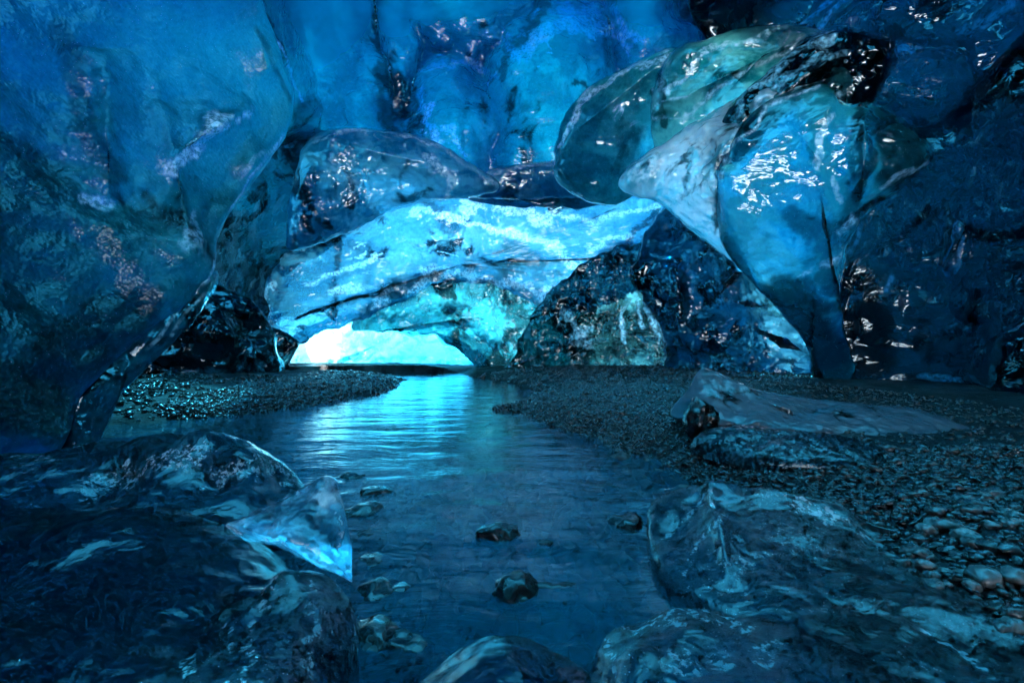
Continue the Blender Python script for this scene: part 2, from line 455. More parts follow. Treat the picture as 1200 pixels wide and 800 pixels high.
# ------------------------------------------------------------------ setting: ground, stream, snow outside
shoreL = np.array([(-6.5, 4.7), (-4.5, 4.8), (-3.6, 5.3), (-3.3, 5.8), (-2.6, 6.9), (-2.25, 8.6), (-2.6, 10.7), (-4.2, 11.8), (-7, 12.4)])
shoreR = np.array([(1.15, -3.), (1.2, 2.), (1.24, 3.), (1.07, 3.55), (.65, 4.36), (.2, 5.4), (-.12, 6.15), (.25, 7.), (.4, 8.5), (-.2, 10.2), (-1.0, 11.6), (-1.5, 13.)])
def poly_in(q, poly):
    x, y = q[:, 0], q[:, 1]; ins = np.zeros(len(q), bool); j = len(poly)-1
    for i in range(len(poly)):
        xi, yi = poly[i]; xj, yj = poly[j]
        ins ^= ((yi > y) != (yj > y)) & (x < (xj-xi)*(y-yi)/(yj-yi+1e-12)+xi); j = i
    return ins
def poly_dist(q, line):
    d = np.full(len(q), 99.)
    for a, b in zip(line[:-1], line[1:]): d = np.minimum(d, seg_dist(q, a, b)[0])
    return d
WPOLY = np.array([(-4.5, -3.), (-4.5, 4.7)]+[tuple(p) for p in shoreL[1:]]+[(-7, 13.)]+[tuple(p) for p in shoreR[::-1]])
def ground_z(X, Y):
    q = np.c_[X, Y]
    P = np.c_[X*1.5, Y*1.5, X*0]
    q = q+np.c_[fbm(P, 3), fbm(P, 8)]*.14
    ins = poly_in(q, WPOLY)
    d = np.minimum(poly_dist(q, np.concatenate([[(-4.5, -3.), (-4.5, 4.7)], shoreL[1:]])), poly_dist(q, shoreR))
    z = np.where(ins, -.2*(1-np.exp(-d/.45)), .2*(1-np.exp(-d/.35)))
    z = z+np.where(ins, 0, np.clip(d-.5, 0, 3)*.03)
    z = z+.02*fbm(np.c_[X*2.5, Y*2.5, X*0], 21)+.008*fbm(np.c_[X*11, Y*11, X*0], 22, 2)
    far = np.clip((np.abs(X)-9)/6, 0, 1)
    return z*(1-far)-.0*far
def axis(lo, hi, step, reach):
    a = list(np.arange(lo, hi+1e-6, step)); s = step; v = hi
    while v < reach: s *= 1.5; v += s; a.append(v)
    s = step; v = lo
    while v > -reach: s *= 1.5; v -= s; a.insert(0, v)
    return np.array(a)
gx = axis(-7, 8, .05, 900); gy = axis(.5, 14, .05, 900)
X, Y = np.meshgrid(gx, gy); X = X.ravel(); Y = Y.ravel()
gm = ground_mat()
Vg = np.c_[X, Y, ground_z(X, Y)]
g = link_mesh('ground', Vg, None, grid_faces(len(gy), len(gx)), gm, origin=np.zeros(3))
tag(g, 'dark wet gravel floor of the ice cave running to the horizon', 'ground', kind='structure')

wx = np.arange(-9, 3.01, .06); wy = np.arange(-3, 13.4, .06)
Xw, Yw = np.meshgrid(wx, wy); Xw = Xw.ravel(); Yw = Yw.ravel()
wz = .006*fbm(np.c_[Xw*1.2, Yw*4., Xw*0], 40, 3)
st = link_mesh('stream', np.c_[Xw, Yw, wz], None, grid_faces(len(wy), len(wx)), water_mat(), origin=np.zeros(3))
tag(st, 'smooth dark blue meltwater stream flowing out of the ice cave', 'stream', kind='structure')

# ------------------------------------------------------------------ ice formations
M = {}
M['left'] = ice('teal_wall_ice', (.018, .28, .235), (.055, .5, .42), cloud=.5, clear=.12, dark=.03, vein=0, rough=.24, bump=.45, wave=1.6, bubbles=1., streak=2.2, ang=-1.1, fine=22, soft=1.8, grain=.06, dens=5., diff=.06, bdist=.2, gloss=.45)
M['ceil'] = ice('deep_blue_ceiling_ice', (.018, .21, .155), (.075, .41, .29), cloud=.45, clear=.15, dark=.06, vein=.004, rough=.09, streak=3., ang=1.35, soft=1.1, bump=.6, grain=.04, bubbles=.8, dens=6.5, diff=.05, bdist=.2)
M['domeb'] = ice('blue_dome_ice', (0.015, 0.24, 0.2112), (0.08, 0.5, 0.396), cloud=.45, clear=.3, dark=.05, vein=.006, rough=.07, streak=3., ang=.8, soft=1.6, bubbles=.8, dens=3., diff=.05, bdist=.2)
M['arch'] = ice('vivid_blue_ice', (.015, .36, .52), (.2, .72, .8), cloud=.5, clear=.2, dark=.05, vein=.015, rough=.05, streak=3., ang=-.4, dens=1.4, diff=.08, bdist=.2)
M['dark'] = ice('dark_navy_ice', (0.001, 0.014, 0.018), (0.004, 0.045, 0.0488), cloud=.4, clear=.2, dark=.25, vein=0, rough=.11, bump=.4, bubbles=.8, ang=.3, streak=2.5, soft=1.8, diff=.03, dens=3., white=(.1, .3, .36), bdist=.16)
M['teal'] = ice('teal_ice', (0.02, 0.42, 0.368), (0.25, 0.75, 0.608), cloud=.5, clear=.4, dark=.08, vein=.02, rough=.05, streak=4., ang=.55, dens=1.4, diff=.05, bdist=.25)
M['lobe'] = ice('big_lobe_ice', (0.006, 0.22, 0.288), (0.05, 0.46, 0.4464), cloud=.45, clear=.3, dark=.06, vein=0, rough=.07, bubbles=1., streak=2.5, ang=1., soft=1.8, grain=.04, dens=3.5, diff=.05, bdist=.2)
M['crest'] = ice('pale_reflection_streak_ice', (.22, .62, .66), (.9, .95, .95), cloud=.5, clear=.15, dark=.06, vein=.03, rough=.05, streak=4., ang=.8, soft=.7, diff=.15, dens=.5, bdist=.3)  # pale streaks stand in for white reflections on the crest
M['bright'] = ice('bright_cyan_ice', (.003, .078, .145), (.07, .215, .27), white=(.7, .82, .86), cloud=.42, clear=.3, dark=.05, vein=.012, rough=.04, streak=2.6, ang=-.4, soft=.65, dens=3., bdist=.3, diff=.05)
M['dome'] = ice('teal_dome_ice', (.001, .035, .045), (.007, .09, .105), cloud=.4, clear=.22, dark=.2, vein=0, rough=.06, streak=1.8, white=(.4, .7, .75), bdist=.3)
M['foot'] = ice('sooty_green_ice', (0.001, 0.02, 0.0234), (0.012, 0.09, 0.099), cloud=.35, clear=.5, dark=.18, vein=0, rough=.05, streak=2.5, ang=1.3, diff=.03, white=(.3, .6, .7), bdist=.3)
M['mouth'] = ice('thin_white_ice', (0.1, 0.44, 0.5), (0.55, 0.8, 0.83), cloud=.6, clear=.35, dark=0., vein=.02, rough=.1, streak=1.3, dens=4., bdist=.2)
M['navy'] = ice('navy_glass_ice', (.002, .035, .06), (.012, .13, .19), cloud=.45, clear=.3, dark=.15, vein=0, rough=.08, bump=.45, bubbles=.8, ang=-.9, streak=3., soft=1.4, diff=.04, dens=1.6, white=(.2, .5, .6), bdist=.16)

n_big = [('fbm', 1.8, .12, 1), ('scallop', .9, .12, 3), ('fbm', .35, .02, 2)]
n_scal = [('fbm', 1.6, .14, 1), ('scallop', 1.1, .16, 13), ('scallop', .4, .05, 3), ('fbm', .25, .02, 4)]
n_face = [('fbm', .9, .1, 5), ('scallop', .8, .26, 6), ('scallop', .3, .05, 16), ('ridge', .2, .02, 7)]
n_lob = [('fbm', 1.2, .07, 8), ('scallop', .7, .05, 10), ('fbm', .25, .012, 9)]

# left wall
lw = empty('ice_wall', (-3.2, 3.6, 0), 'tall teal ice wall leaning over the left of the stream, bubbly and dimpled', 'ice wall')
lobe('face', [(290, -60, 5.0), (330, 60, 5.8), (347, 118, 6.1), (334, 160, 6.0), (300, 210, 5.6), (264, 265, 5.2), (244, 328, 4.9), (205, 368, 4.6), (150, 412, 4.3), (96, 465, 4.0), (66, 527, 3.7), (0, 548, 3.4), (-300, 720, 1.7), (-640, 560, 1.4), (-760, 0, 1.4), (-500, -560, 1.9), (0, -560, 3.0), (220, -330, 4.2)],
     M['left'], h=.3, back=1.0, ctr=(40, 150), parent=lw, nt=460, nr=150, p=4.5,
     ridges=[((300, 0), (320, 110), .12, 16), ((205, 180), (300, 120), .2, 14), ((120, 60), (130, 240), .2, 26), ((230, 310), (190, 120), .15, 20)], noises=n_scal,
     thin=[(40, 250, 190, 100, .85), (190, 60, 130, 80, .6), (200, 290, 70, 60, .7)],
     marks=[([(210, 198), (232, 165), (262, 140)], 17, 1., 2), ([(255, 140), (300, 126)], 9, 1., 2), ([(100, 238), (128, 246)], 9, .9, 2), ([(344, 168), (300, 220), (264, 268), (244, 330)], 2.6, 1., 2), ([(331, 162), (296, 205), (272, 245)], 2.2, .9, 2),
            ([(285, 205), (300, 185), (325, 172)], 6, .8, 2), ([(60, 40), (90, 120), (130, 210)], 24, .5, 1), ([(-40, 480), (40, 440), (150, 370)], 75, .75, 1), ([(255, -20), (312, 120)], 18, .8, 0), ([(215, 290), (225, 250)], 10, .7, 2), ([(300, 30), (345, 120)], 4, .6, 1)])  # white marks paint the wall's highlights, the broad dark one its shade
lobe('foot', [(250, 322, 4.85), (236, 362, 4.75), (204, 402, 4.55), (164, 440, 4.35), (126, 474, 4.15), (107, 530, 3.95), (52, 532, 3.75), (62, 500, 3.8), (88, 455, 3.95), (130, 418, 4.2), (172, 380, 4.4), (218, 340, 4.7)],
     M['lobe'], h=.12, back=.3, parent=lw, nt=260, nr=40, ctr=(150, 430), noises=n_lob[:1],
     marks=[([(246, 326), (205, 372), (170, 408)], 3, 1., 2), ([(240, 345), (200, 390)], 3, .7, 2), ([(72, 520), (90, 470), (122, 440)], 18, 1., 1), ([(62, 528), (66, 500)], 5, .9, 2), ([(108, 520), (112, 490)], 2.5, .6, 2)])  # dark mark paints the hollow's shade, white ones its bright edges

# hollow and ledge behind the left ridge
tag(lobe('ice_hollow', [(200, 370, 9.2), (228, 250, 9.2), (285, 170, 9.5), (330, 118, 9.7), (372, 135, 10.4), (415, 185, 11.2), (425, 262, 12.6), (330, 330, 12.7), (300, 410, 12.5), (220, 430, 10)],
     M['dark'], h=.2, back=.4, p=4, noises=n_big, marks=[([(275, 360), (283, 300)], 5, .8, 2), ([(335, 170), (350, 150)], 6, .8, 2), ([(270, 280), (320, 210)], 20, .7, 0)]), 'dark hollow ice between the left ridge and the blue arch', 'ice hollow')
tag(lobe('ice_ledge', [(-60, 480, 7.4), (-40, 400, 7.4), (150, 400, 8.6), (195, 372, 8.8), (240, 340, 9.0), (296, 350, 9.3), (322, 400, 9.6), (316, 462, 9.6), (200, 466, 8.9)],
     M['dark'], h=.45, back=.4, noises=n_face, ridges=[((195, 385), (290, 395), .2, 14), ((300, 400), (290, 440), .2, 8)],
     marks=[([(190, 440), (235, 432)], 5, .8, 2), ([(245, 436), (262, 440)], 5, .9, 2), ([(275, 440), (290, 415), (318, 402)], 3, 1., 2), ([(282, 436), (300, 432)], 5, .8, 2), ([(300, 440), (305, 425)], 8, .9, 2), ([(220, 360), (300, 365)], 16, .6, 0)]), 'low black ice ledge above the left gravel bank', 'ice ledge')

# ceiling: one creased sheet, then the domes that hang clear of it
tag(lobe('ice_ceiling', [(230, -300, 5.0), (275, -60, 6.4), (312, 60, 7.8), (326, 120, 8.8), (336, 200, 10.6), (430, 204, 11.0), (500, 214, 11.3), (580, 242, 11.6), (690, 242, 11.4), (735, 225, 10.6), (760, 140, 9.5), (850, 90, 8.6), (905, 40, 8.0), (880, -80, 7.2), (840, -300, 5.1)],
     M['ceil'], h=.05, back=2., hollow=True, noises=n_big, ctr=(560, 20), nt=560, nr=220, p=8, jag=3,
     domes=[(368, 40, 84, 185, 1.), (424, 130, 40, 105, .8), (468, 10, 30, 120, .7), (550, -20, 96, 96, 1.1), (532, 154, 58, 90, 1.05), (650, 112, 86, 145, 1.3), (757, 0, 58, 125, 1.), (705, 195, 76, 66, .9)],
     ridges=[((505, 110), (525, 180), .08, 5), ((540, 130), (550, 195), .08, 5), ((700, 20), (740, 70), .08, 8)],
     marks=[([(438, -20), (447, 60), (458, 150)], 12, .8, 1), ([(447, 60), (480, 110), (482, 160)], 8, .7, 1), ([(640, 0), (600, 60), (578, 90)], 9, .7, 1), ([(322, 50), (340, 85), (352, 116)], 3, 1., 2), ([(328, 60), (350, 100)], 8, .7, 0), ([(300, 0), (330, 70)], 6, .8, 1), ([(395, 0), (415, 70)], 14, .7, 0),  # dark marks paint shade along the ceiling seams
            ([(700, 20), (715, 80)], 5, .6, 1), ([(725, 10), (740, 70)], 7, .6, 2), ([(690, -10), (705, 40)], 9, .6, 2), ([(490, 85), (535, 67), (575, 85)], 5, .6, 2), ([(495, 110), (505, 150), (520, 180)], 9, .8, 2), ([(525, 150), (540, 185)], 8, .7, 2), ([(500, 110), (540, 190)], 30, .7, 0),
            ([(615, 60), (650, 25), (700, 5)], 26, .7, 2), ([(690, 30), (735, 40)], 20, .6, 2), ([(590, 110), (640, 50)], 24, .9, 0), ([(720, 0), (770, 60)], 24, .9, 0), ([(672, 95), (690, 108)], 6, .9, 1)]), 'broad blue ceiling ice of creased domes above the thin arch', 'ice ceiling')
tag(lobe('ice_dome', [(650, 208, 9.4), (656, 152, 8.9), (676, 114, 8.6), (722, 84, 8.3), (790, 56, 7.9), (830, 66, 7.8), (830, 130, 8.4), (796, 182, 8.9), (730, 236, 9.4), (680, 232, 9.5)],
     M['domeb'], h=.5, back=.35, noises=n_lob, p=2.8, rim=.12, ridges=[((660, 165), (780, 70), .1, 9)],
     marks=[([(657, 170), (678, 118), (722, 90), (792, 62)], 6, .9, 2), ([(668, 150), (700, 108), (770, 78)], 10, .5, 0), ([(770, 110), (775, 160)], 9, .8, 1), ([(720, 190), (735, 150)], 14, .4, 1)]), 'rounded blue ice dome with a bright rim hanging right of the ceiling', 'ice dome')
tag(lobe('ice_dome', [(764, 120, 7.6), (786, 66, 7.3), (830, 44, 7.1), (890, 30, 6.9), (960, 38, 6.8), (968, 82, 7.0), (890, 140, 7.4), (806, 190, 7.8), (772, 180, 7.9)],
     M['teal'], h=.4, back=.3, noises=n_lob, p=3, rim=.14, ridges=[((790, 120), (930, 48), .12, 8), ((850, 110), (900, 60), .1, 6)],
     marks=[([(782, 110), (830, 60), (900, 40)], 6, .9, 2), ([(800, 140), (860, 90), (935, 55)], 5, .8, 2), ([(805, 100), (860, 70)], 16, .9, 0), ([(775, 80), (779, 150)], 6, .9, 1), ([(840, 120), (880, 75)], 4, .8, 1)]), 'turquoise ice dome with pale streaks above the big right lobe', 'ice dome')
tag(lobe('ice_ceiling', [(800, -300, 4.8), (806, -20, 6.9), (826, 44, 7.4), (870, 100, 7.6), (930, 140, 7.5), (1000, 160, 7.0), (1100, 165, 6.6), (1180, 115, 5.6), (1350, 20, 4.4), (1700, -200, 3.2), (1300, -450, 3.4)],
     M['dark'], h=.05, back=1.5, hollow=True, noises=n_big, p=7, ctr=(1050, -60), nt=420, nr=150, jag=3, domes=[(1072, 98, 92, 54, .6), (940, 10, 120, 70, .5), (1130, 0, 120, 80, .5), (1200, 60, 90, 80, .4)],
     ridges=[((905, 60), (1010, -40), .15, 14), ((940, 60), (1060, -40), .12, 14)],
     marks=[([(905, 50), (950, 10), (1000, -30)], 9, .9, 2), ([(930, 55), (985, 5), (1020, -30)], 8, .9, 2), ([(870, 40), (930, -20)], 34, 1., 0), ([(1130, 40), (1190, 10)], 14, .6, 2), ([(1000, 76), (1050, 54), (1085, 50)], 6, .9, 2)]), 'black rounded ceiling ice with teal streaks over the right wall', 'ice ceiling')
tag(lobe('ice_ridge', [(838, 210, 6.95), (846, 140, 6.8), (895, 86, 6.6), (955, 42, 6.4), (1012, 38, 6.2), (1050, 62, 6.2), (1010, 130, 6.5), (930, 130, 6.7), (872, 190, 6.9)],
     M['foot'], h=.35, back=.3, p=3, noises=n_lob+[('ridge', .4, .06, 12)], ridges=[((860, 150), (1000, 50), .15, 9)],
     marks=[([(850, 160), (880, 110), (930, 65), (975, 42)], 10, 1., 2), ([(866, 175), (905, 110), (960, 70)], 8, .9, 2), ([(900, 100), (1000, 60)], 6, .7, 2), ([(985, 115), (1010, 90)], 6, .7, 2)]), 'black glossy ice ridge with bright streaks behind the big right lobe', 'ice ridge')

# big right lobe
bl = empty('ice_lobe', tuple(at(900, 250, 6.6)-np.array([0, 0, 2.])), 'huge blue ice lobe bulging from the right, tapering to a tail', 'ice lobe')
lobe('face', [(838, 215, 6.6), (852, 172, 6.5), (892, 124, 6.35), (962, 98, 6.1), (990, 122, 6.0), (1030, 122, 5.9), (1072, 150, 5.8), (1096, 182, 5.8), (1062, 216, 6.0), (1014, 252, 6.3), (992, 300, 6.8), (984, 380, 7.4), (1000, 452, 7.7), (958, 452, 7.9), (940, 396, 7.7), (884, 335, 7.2), (846, 285, 6.9)],
     M['lobe'], h=.5, back=.6, parent=bl, noises=n_lob, ctr=(960, 215), nt=360, nr=130, p=2.8, ridges=[((940, 160), (960, 190), .1, 8), ((1015, 125), (1010, 240), .15, 10)],
     thin=[(890, 230, 60, 80, .7), (965, 190, 40, 70, .8), (900, 320, 50, 50, .6)],
     marks=[([(955, 190), (962, 160), (978, 140)], 7, 1., 2), ([(975, 205), (985, 240)], 6, .8, 2), ([(960, 150), (965, 200), (990, 250)], 26, 1., 0), ([(845, 210), (860, 170), (900, 128), (960, 104)], 4, 1., 2), ([(938, 322), (990, 300)], 5, .9, 2), ([(1010, 130), (1020, 190), (1005, 240)], 13, .9, 1), ([(1040, 150), (1070, 190)], 24, .7, 1),
            ([(1040, 222), (1085, 190)], 4, .8, 2), ([(930, 250), (985, 285)], 26, .7, 1), ([(870, 260), (900, 200)], 30, .9, 0), ([(985, 275), (1000, 255)], 5, .9, 2), ([(925, 350), (980, 455)], 62, 1., 1), ([(850, 260), (890, 325), (940, 385)], 7, .8, 0), ([(1045, 135), (1062, 200)], 48, .9, 1), ([(1000, 250), (970, 330)], 30, .7, 1)])  # white marks paint highlights; broad dark ones darken right side and tail
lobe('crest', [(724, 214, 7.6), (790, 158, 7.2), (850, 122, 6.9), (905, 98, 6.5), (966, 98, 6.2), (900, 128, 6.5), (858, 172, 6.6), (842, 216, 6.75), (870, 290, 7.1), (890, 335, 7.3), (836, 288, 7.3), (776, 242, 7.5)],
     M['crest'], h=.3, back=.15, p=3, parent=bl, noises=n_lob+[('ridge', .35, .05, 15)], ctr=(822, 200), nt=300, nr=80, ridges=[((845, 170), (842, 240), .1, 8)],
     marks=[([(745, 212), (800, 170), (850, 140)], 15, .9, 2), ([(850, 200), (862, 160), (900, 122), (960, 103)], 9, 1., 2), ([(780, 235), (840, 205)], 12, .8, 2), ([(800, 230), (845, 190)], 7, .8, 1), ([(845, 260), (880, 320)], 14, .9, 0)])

# right wall
tag(lobe('ice_wall', [(1000, 140, 7.2), (1090, 150, 6.6), (1150, 90, 5.8), (1260, 0, 4.8), (1600, -160, 3.2), (1900, 300, 2.4), (1700, 620, 2.6), (1200, 474, 5.6), (1090, 458, 7.2), (975, 455, 8.0), (952, 380, 8.2), (980, 300, 7.8), (1000, 240, 7.5)],
     M['dark'], h=.3, back=.8, noises=n_scal, ctr=(1200, 290), nt=420, nr=140, p=5, ridges=[((1020, 300), (1100, 310), .12, 14), ((1110, 330), (1125, 260), .15, 8), ((1000, 345), (1060, 360), .1, 10)],
     marks=[([(1113, 332), (1110, 305), (1124, 262)], 3, 1., 2), ([(1118, 325), (1126, 280)], 2.4, .9, 2), ([(1000, 290), (1006, 262)], 6, .8, 2), ([(985, 352), (1010, 345)], 4, .9, 2), ([(1040, 340), (1048, 325)], 4, .8, 2), ([(985, 440), (1000, 425)], 4, .8, 2), ([(1080, 443), (1122, 446)], 4, .9, 2), ([(1100, 170), (1200, 110)], 40, .8, 0), ([(1130, 300), (1220, 280)], 40, .8, 0), ([(1000, 330), (1030, 420)], 50, .9, 1)]), 'near-black bubbly ice wall standing on the right gravel', 'ice wall')
tag(lobe('ice_buttress', [(790, 455, 10.6), (776, 390, 10.6), (742, 328, 10.8), (764, 262, 10.9), (800, 235, 10.5), (850, 290, 9.6), (900, 340, 9.0), (965, 385, 8.6), (990, 455, 8.6), (880, 456, 9.2)],
     M['navy'], h=.35, back=.4, noises=n_face, p=6, jag=4, ridges=[((840, 350), (900, 360), .2, 9), ((790, 300), (800, 420), .2, 14), ((870, 380), (960, 420), .2, 12)],
     marks=[([(840, 352), (870, 358), (900, 366)], 3.5, 1., 2), ([(800, 300), (812, 340)], 5, .8, 2), ([(835, 300), (845, 335)], 4, .8, 2), ([(802, 370), (815, 362)], 5, .8, 2), ([(850, 420), (870, 440)], 5, .8, 2), ([(872, 380), (885, 386)], 3, .9, 2), ([(760, 290), (880, 390)], 36, 1., 0)]), 'navy ice buttress under the tail of the big right lobe', 'ice buttress')

# left arch and thin slab
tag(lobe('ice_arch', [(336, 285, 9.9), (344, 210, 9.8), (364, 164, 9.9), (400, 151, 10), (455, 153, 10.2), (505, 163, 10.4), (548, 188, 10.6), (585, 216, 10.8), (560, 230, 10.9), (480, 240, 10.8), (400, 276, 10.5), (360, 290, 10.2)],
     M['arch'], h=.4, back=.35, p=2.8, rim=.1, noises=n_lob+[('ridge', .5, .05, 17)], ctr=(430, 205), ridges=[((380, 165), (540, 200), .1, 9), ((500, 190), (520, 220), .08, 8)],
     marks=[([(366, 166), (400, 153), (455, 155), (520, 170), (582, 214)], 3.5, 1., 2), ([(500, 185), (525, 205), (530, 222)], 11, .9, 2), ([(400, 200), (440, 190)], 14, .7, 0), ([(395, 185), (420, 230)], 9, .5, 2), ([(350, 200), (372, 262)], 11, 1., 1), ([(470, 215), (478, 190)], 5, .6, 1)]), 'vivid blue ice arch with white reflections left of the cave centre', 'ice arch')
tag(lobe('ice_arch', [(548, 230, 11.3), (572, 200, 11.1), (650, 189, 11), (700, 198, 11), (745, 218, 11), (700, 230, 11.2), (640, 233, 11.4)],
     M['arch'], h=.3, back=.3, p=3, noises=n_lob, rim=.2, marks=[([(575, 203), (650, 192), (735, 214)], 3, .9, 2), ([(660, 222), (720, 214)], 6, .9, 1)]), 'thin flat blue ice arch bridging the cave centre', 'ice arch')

# back wall
bw = empty('ice_wall', (-.5, 13, 0), 'glowing cyan ice wall at the far end above the cave mouth', 'ice wall')
KW = dict(parent=bw, noises=n_face, jag=3.5)
lobe('glowing_face', [(283, 400, 12.4), (296, 316, 12.2), (400, 262, 12.1), (485, 222, 12.1), (560, 214, 12.1), (660, 212, 12), (738, 206, 11.7), (810, 236, 11.4), (860, 300, 11.2), (800, 345, 11.6), (750, 342, 12), (695, 366, 12.3), (640, 360, 12.5), (590, 339, 12.6), (520, 330, 12.7), (478, 348, 12.8), (425, 376, 12.9), (374, 390, 12.8), (341, 410, 12.8), (302, 420, 12.6)],
     M['bright'], h=.1, back=.4, spine=((350, 348), (730, 272)), p=9, nt=720, nr=130, parent=bw, jag=3.5, noises=n_face, 
     thin=[(570, 280, 90, 50, .5), (700, 260, 60, 40, .3)],
     marks=[([(300, 400), (340, 340), (420, 300)], 45, .4, 1), ([(396, 268), (391, 310), (394, 370)], 8, .9, 1), ([(360, 330), (440, 305)], 4, .8, 2), ([(370, 345), (440, 335)], 5, .7, 2), ([(290, 362), (320, 330)], 8, .9, 2), ([(300, 400), (345, 385)], 4, 1., 2), ([(285, 425), (330, 395)], 3, 1., 2), ([(305, 435), (325, 405)], 9, .9, 2), ([(430, 330), (480, 250)], 60, .9, 0), ([(296, 320), (400, 266), (480, 232)], 3, .8, 2),
            ([(480, 245), (520, 252), (560, 262), (640, 285), (700, 330)], 7, 1., 2), ([(500, 318), (590, 330), (650, 350)], 12, .8, 2), ([(540, 240), (600, 235), (640, 262)], 13, .7, 2), ([(520, 290), (620, 312)], 50, 1., 0), ([(600, 290), (640, 320)], 16, .5, 1), ([(510, 240), (530, 270)], 12, .6, 1), ([(440, 355), (520, 322)], 10, .9, 2),
            ([(712, 322), (770, 245)], 7, .8, 1), ([(735, 330), (765, 300), (795, 255)], 5, 1., 2), ([(640, 250), (700, 262), (770, 240)], 5, .6, 2), ([(690, 290), (740, 280)], 6, .7, 2), ([(790, 330), (840, 300), (820, 250)], 40, 1., 1)])
lobe('pillar', [(268, 460, 12.3), (278, 400, 12.2), (305, 380, 12.2), (350, 398, 12.5), (338, 428, 12.5), (331, 460, 12.6)], M['foot'], h=.3, back=.3, p=3, parent=bw, noises=n_lob, nt=200, nr=50,
     marks=[([(290, 455), (300, 410), (335, 398)], 3, 1., 2), ([(305, 440), (320, 415)], 9, .9, 2), ([(280, 430), (300, 400)], 3, .8, 2)])
lobe('teal_dome', [(412, 384, 13.4), (440, 345, 13.3), (482, 324, 13.2), (540, 309, 13.1), (596, 322, 13), (650, 352, 12.9), (700, 420, 12.9), (690, 455, 13), (590, 455, 13.2), (560, 432, 13.3), (530, 404, 13.4), (500, 392, 13.4), (460, 388, 13.4)], M['dome'], h=.25, back=.3, ctr=(575, 370), p=4, **KW, ridges=[((520, 360), (590, 420), .14, 8)],
     marks=[([(440, 350), (500, 325), (540, 314), (600, 326)], 4, .7, 2), ([(595, 350), (620, 390)], 20, .8, 1), ([(520, 350), (560, 390)], 24, .8, 0), ([(540, 400), (600, 440)], 16, .6, 1)])
lobe('sooty_foot', [(574, 458, 12.5), (598, 424, 12.4), (618, 380, 12.3), (641, 346, 12.2), (690, 304, 12.0), (740, 286, 11.7), (800, 270, 11.2), (870, 320, 10.8), (880, 458, 10.9)], M['foot'], h=.12, back=.35, parent=bw, p=7, jag=5, noises=n_face+[('ridge', .35, .1, 19, (1, 1, .4))], ctr=(720, 385), ridges=[((690, 315), (660, 380), .12, 10), ((735, 360), (745, 400), .15, 8)],
     marks=[([(612, 440), (690, 440)], 6, .9, 2), ([(700, 442), (810, 440)], 6, .7, 2), ([(732, 400), (730, 360), (745, 350), (752, 385)], 3, 1., 2), ([(760, 362), (775, 400)], 4, .9, 2), ([(660, 370), (690, 400)], 12, .6, 2), ([(640, 350), (700, 330)], 20, .8, 0), ([(700, 400), (760, 380), (800, 400)], 60, .95, 1), ([(770, 360), (800, 420)], 10, .6, 2)])  # broad dark mark paints down a patch where outside light shines through
lobe('thin_rim', [(374, 441, 14.3), (360, 441, 14.3), (332, 440, 14.2), (338, 400, 14), (380, 374, 13.9), (430, 362, 13.8), (500, 356, 13.8), (560, 366, 13.8), (600, 420, 13.9), (610, 452, 14), (405, 452, 14.3), (400, 430, 14.3), (385, 424, 14.3)], M['mouth'], h=.2, back=.9, parent=bw, noises=[('fbm', .9, .08, 5), ('scallop', .42, .16, 6)], ctr=(440, 405), thin=[(368, 408, 62, 60, .985)], p=4)

# outer crust of the glacier over the cave
def roof():
    nu, nv = 90, 90
    u = np.linspace(0, math.pi, nu); w = np.linspace(-11., 15.5, nv)
    U, W = np.meshgrid(u, w)
    def sh(off):
        a = 9.2+off; b = 7.6+off
        x = 1.2+a*np.sign(np.cos(U))*np.abs(np.cos(U))**.8
        z = -.3+b*np.abs(np.sin(U))**.8
        return np.stack([x, W, z], -1).reshape(-1, 3)
    Vi = sh(0.); Vo = sh(.6)
    Vi = Vi*1.; n = len(Vi)
    V = np.concatenate([Vi, Vo])
    q1 = grid_faces(nv, nu); q2 = grid_faces(nv, nu)[:, ::-1]+n
    side = []
    for a, b in ((0, 1), (nv-1, -1)):
        i = a*nu+np.arange(nu-1)
        side.append(np.stack([i, i+1, i+1+n, i+n], 1)[:, ::b])
    for c, b in ((0, -1), (nu-1, 1)):
        i = np.arange(nv-1)*nu+c
        side.append(np.stack([i, i+nu, i+nu+n, i+n], 1)[:, ::b])
    Q = np.concatenate([q1, q2]+side)
    # unseen rear end, narrowed to limit the light from the entrance
    back = np.clip((-3.-V[:, 1])/9., 0, 1)**2
    V[:, 0] = 1.2+(V[:, 0]-1.2)*(1-.34*back); V[:, 2] = -.3+(V[:, 2]+.3)*(1-.4*back)
    V = displace(V, Q, None, [('fbm', 2.2, .25, 50)])
    s = NT('bubbly_roof_ice'); v = s.coords()
    nz = s.noise(v, .5, 7., .6)
    col = s.mixc(s.ramp(nz, .35, .65), (.05, .3, .48), (.14, .5, .66))
    bmp = s.n('Bump', Strength=.4, Distance=.3, Height=nz).outputs[0]
    tl = s.n('BsdfTranslucent', Color=col, Normal=bmp).outputs[0]
    tr = s.n('BsdfTransparent', Color=(.16, .54, .64, 1)).outputs[0]
    gl = s.n('BsdfGlossy', Roughness=.2, Normal=bmp).outputs[0]
    m = s.done(s.mixs(s.math('MULTIPLY', s.n('Fresnel', IOR=1.3, Normal=bmp).outputs[0], .7), s.mixs(.45, tl, tr), gl))
    o = link_mesh('glacier', V, None, Q, m, origin=np.array([0, 0, 0.]))
    tag(o, 'pale blue glacier crust arching over the whole cave', 'glacier', kind='structure')
roof()
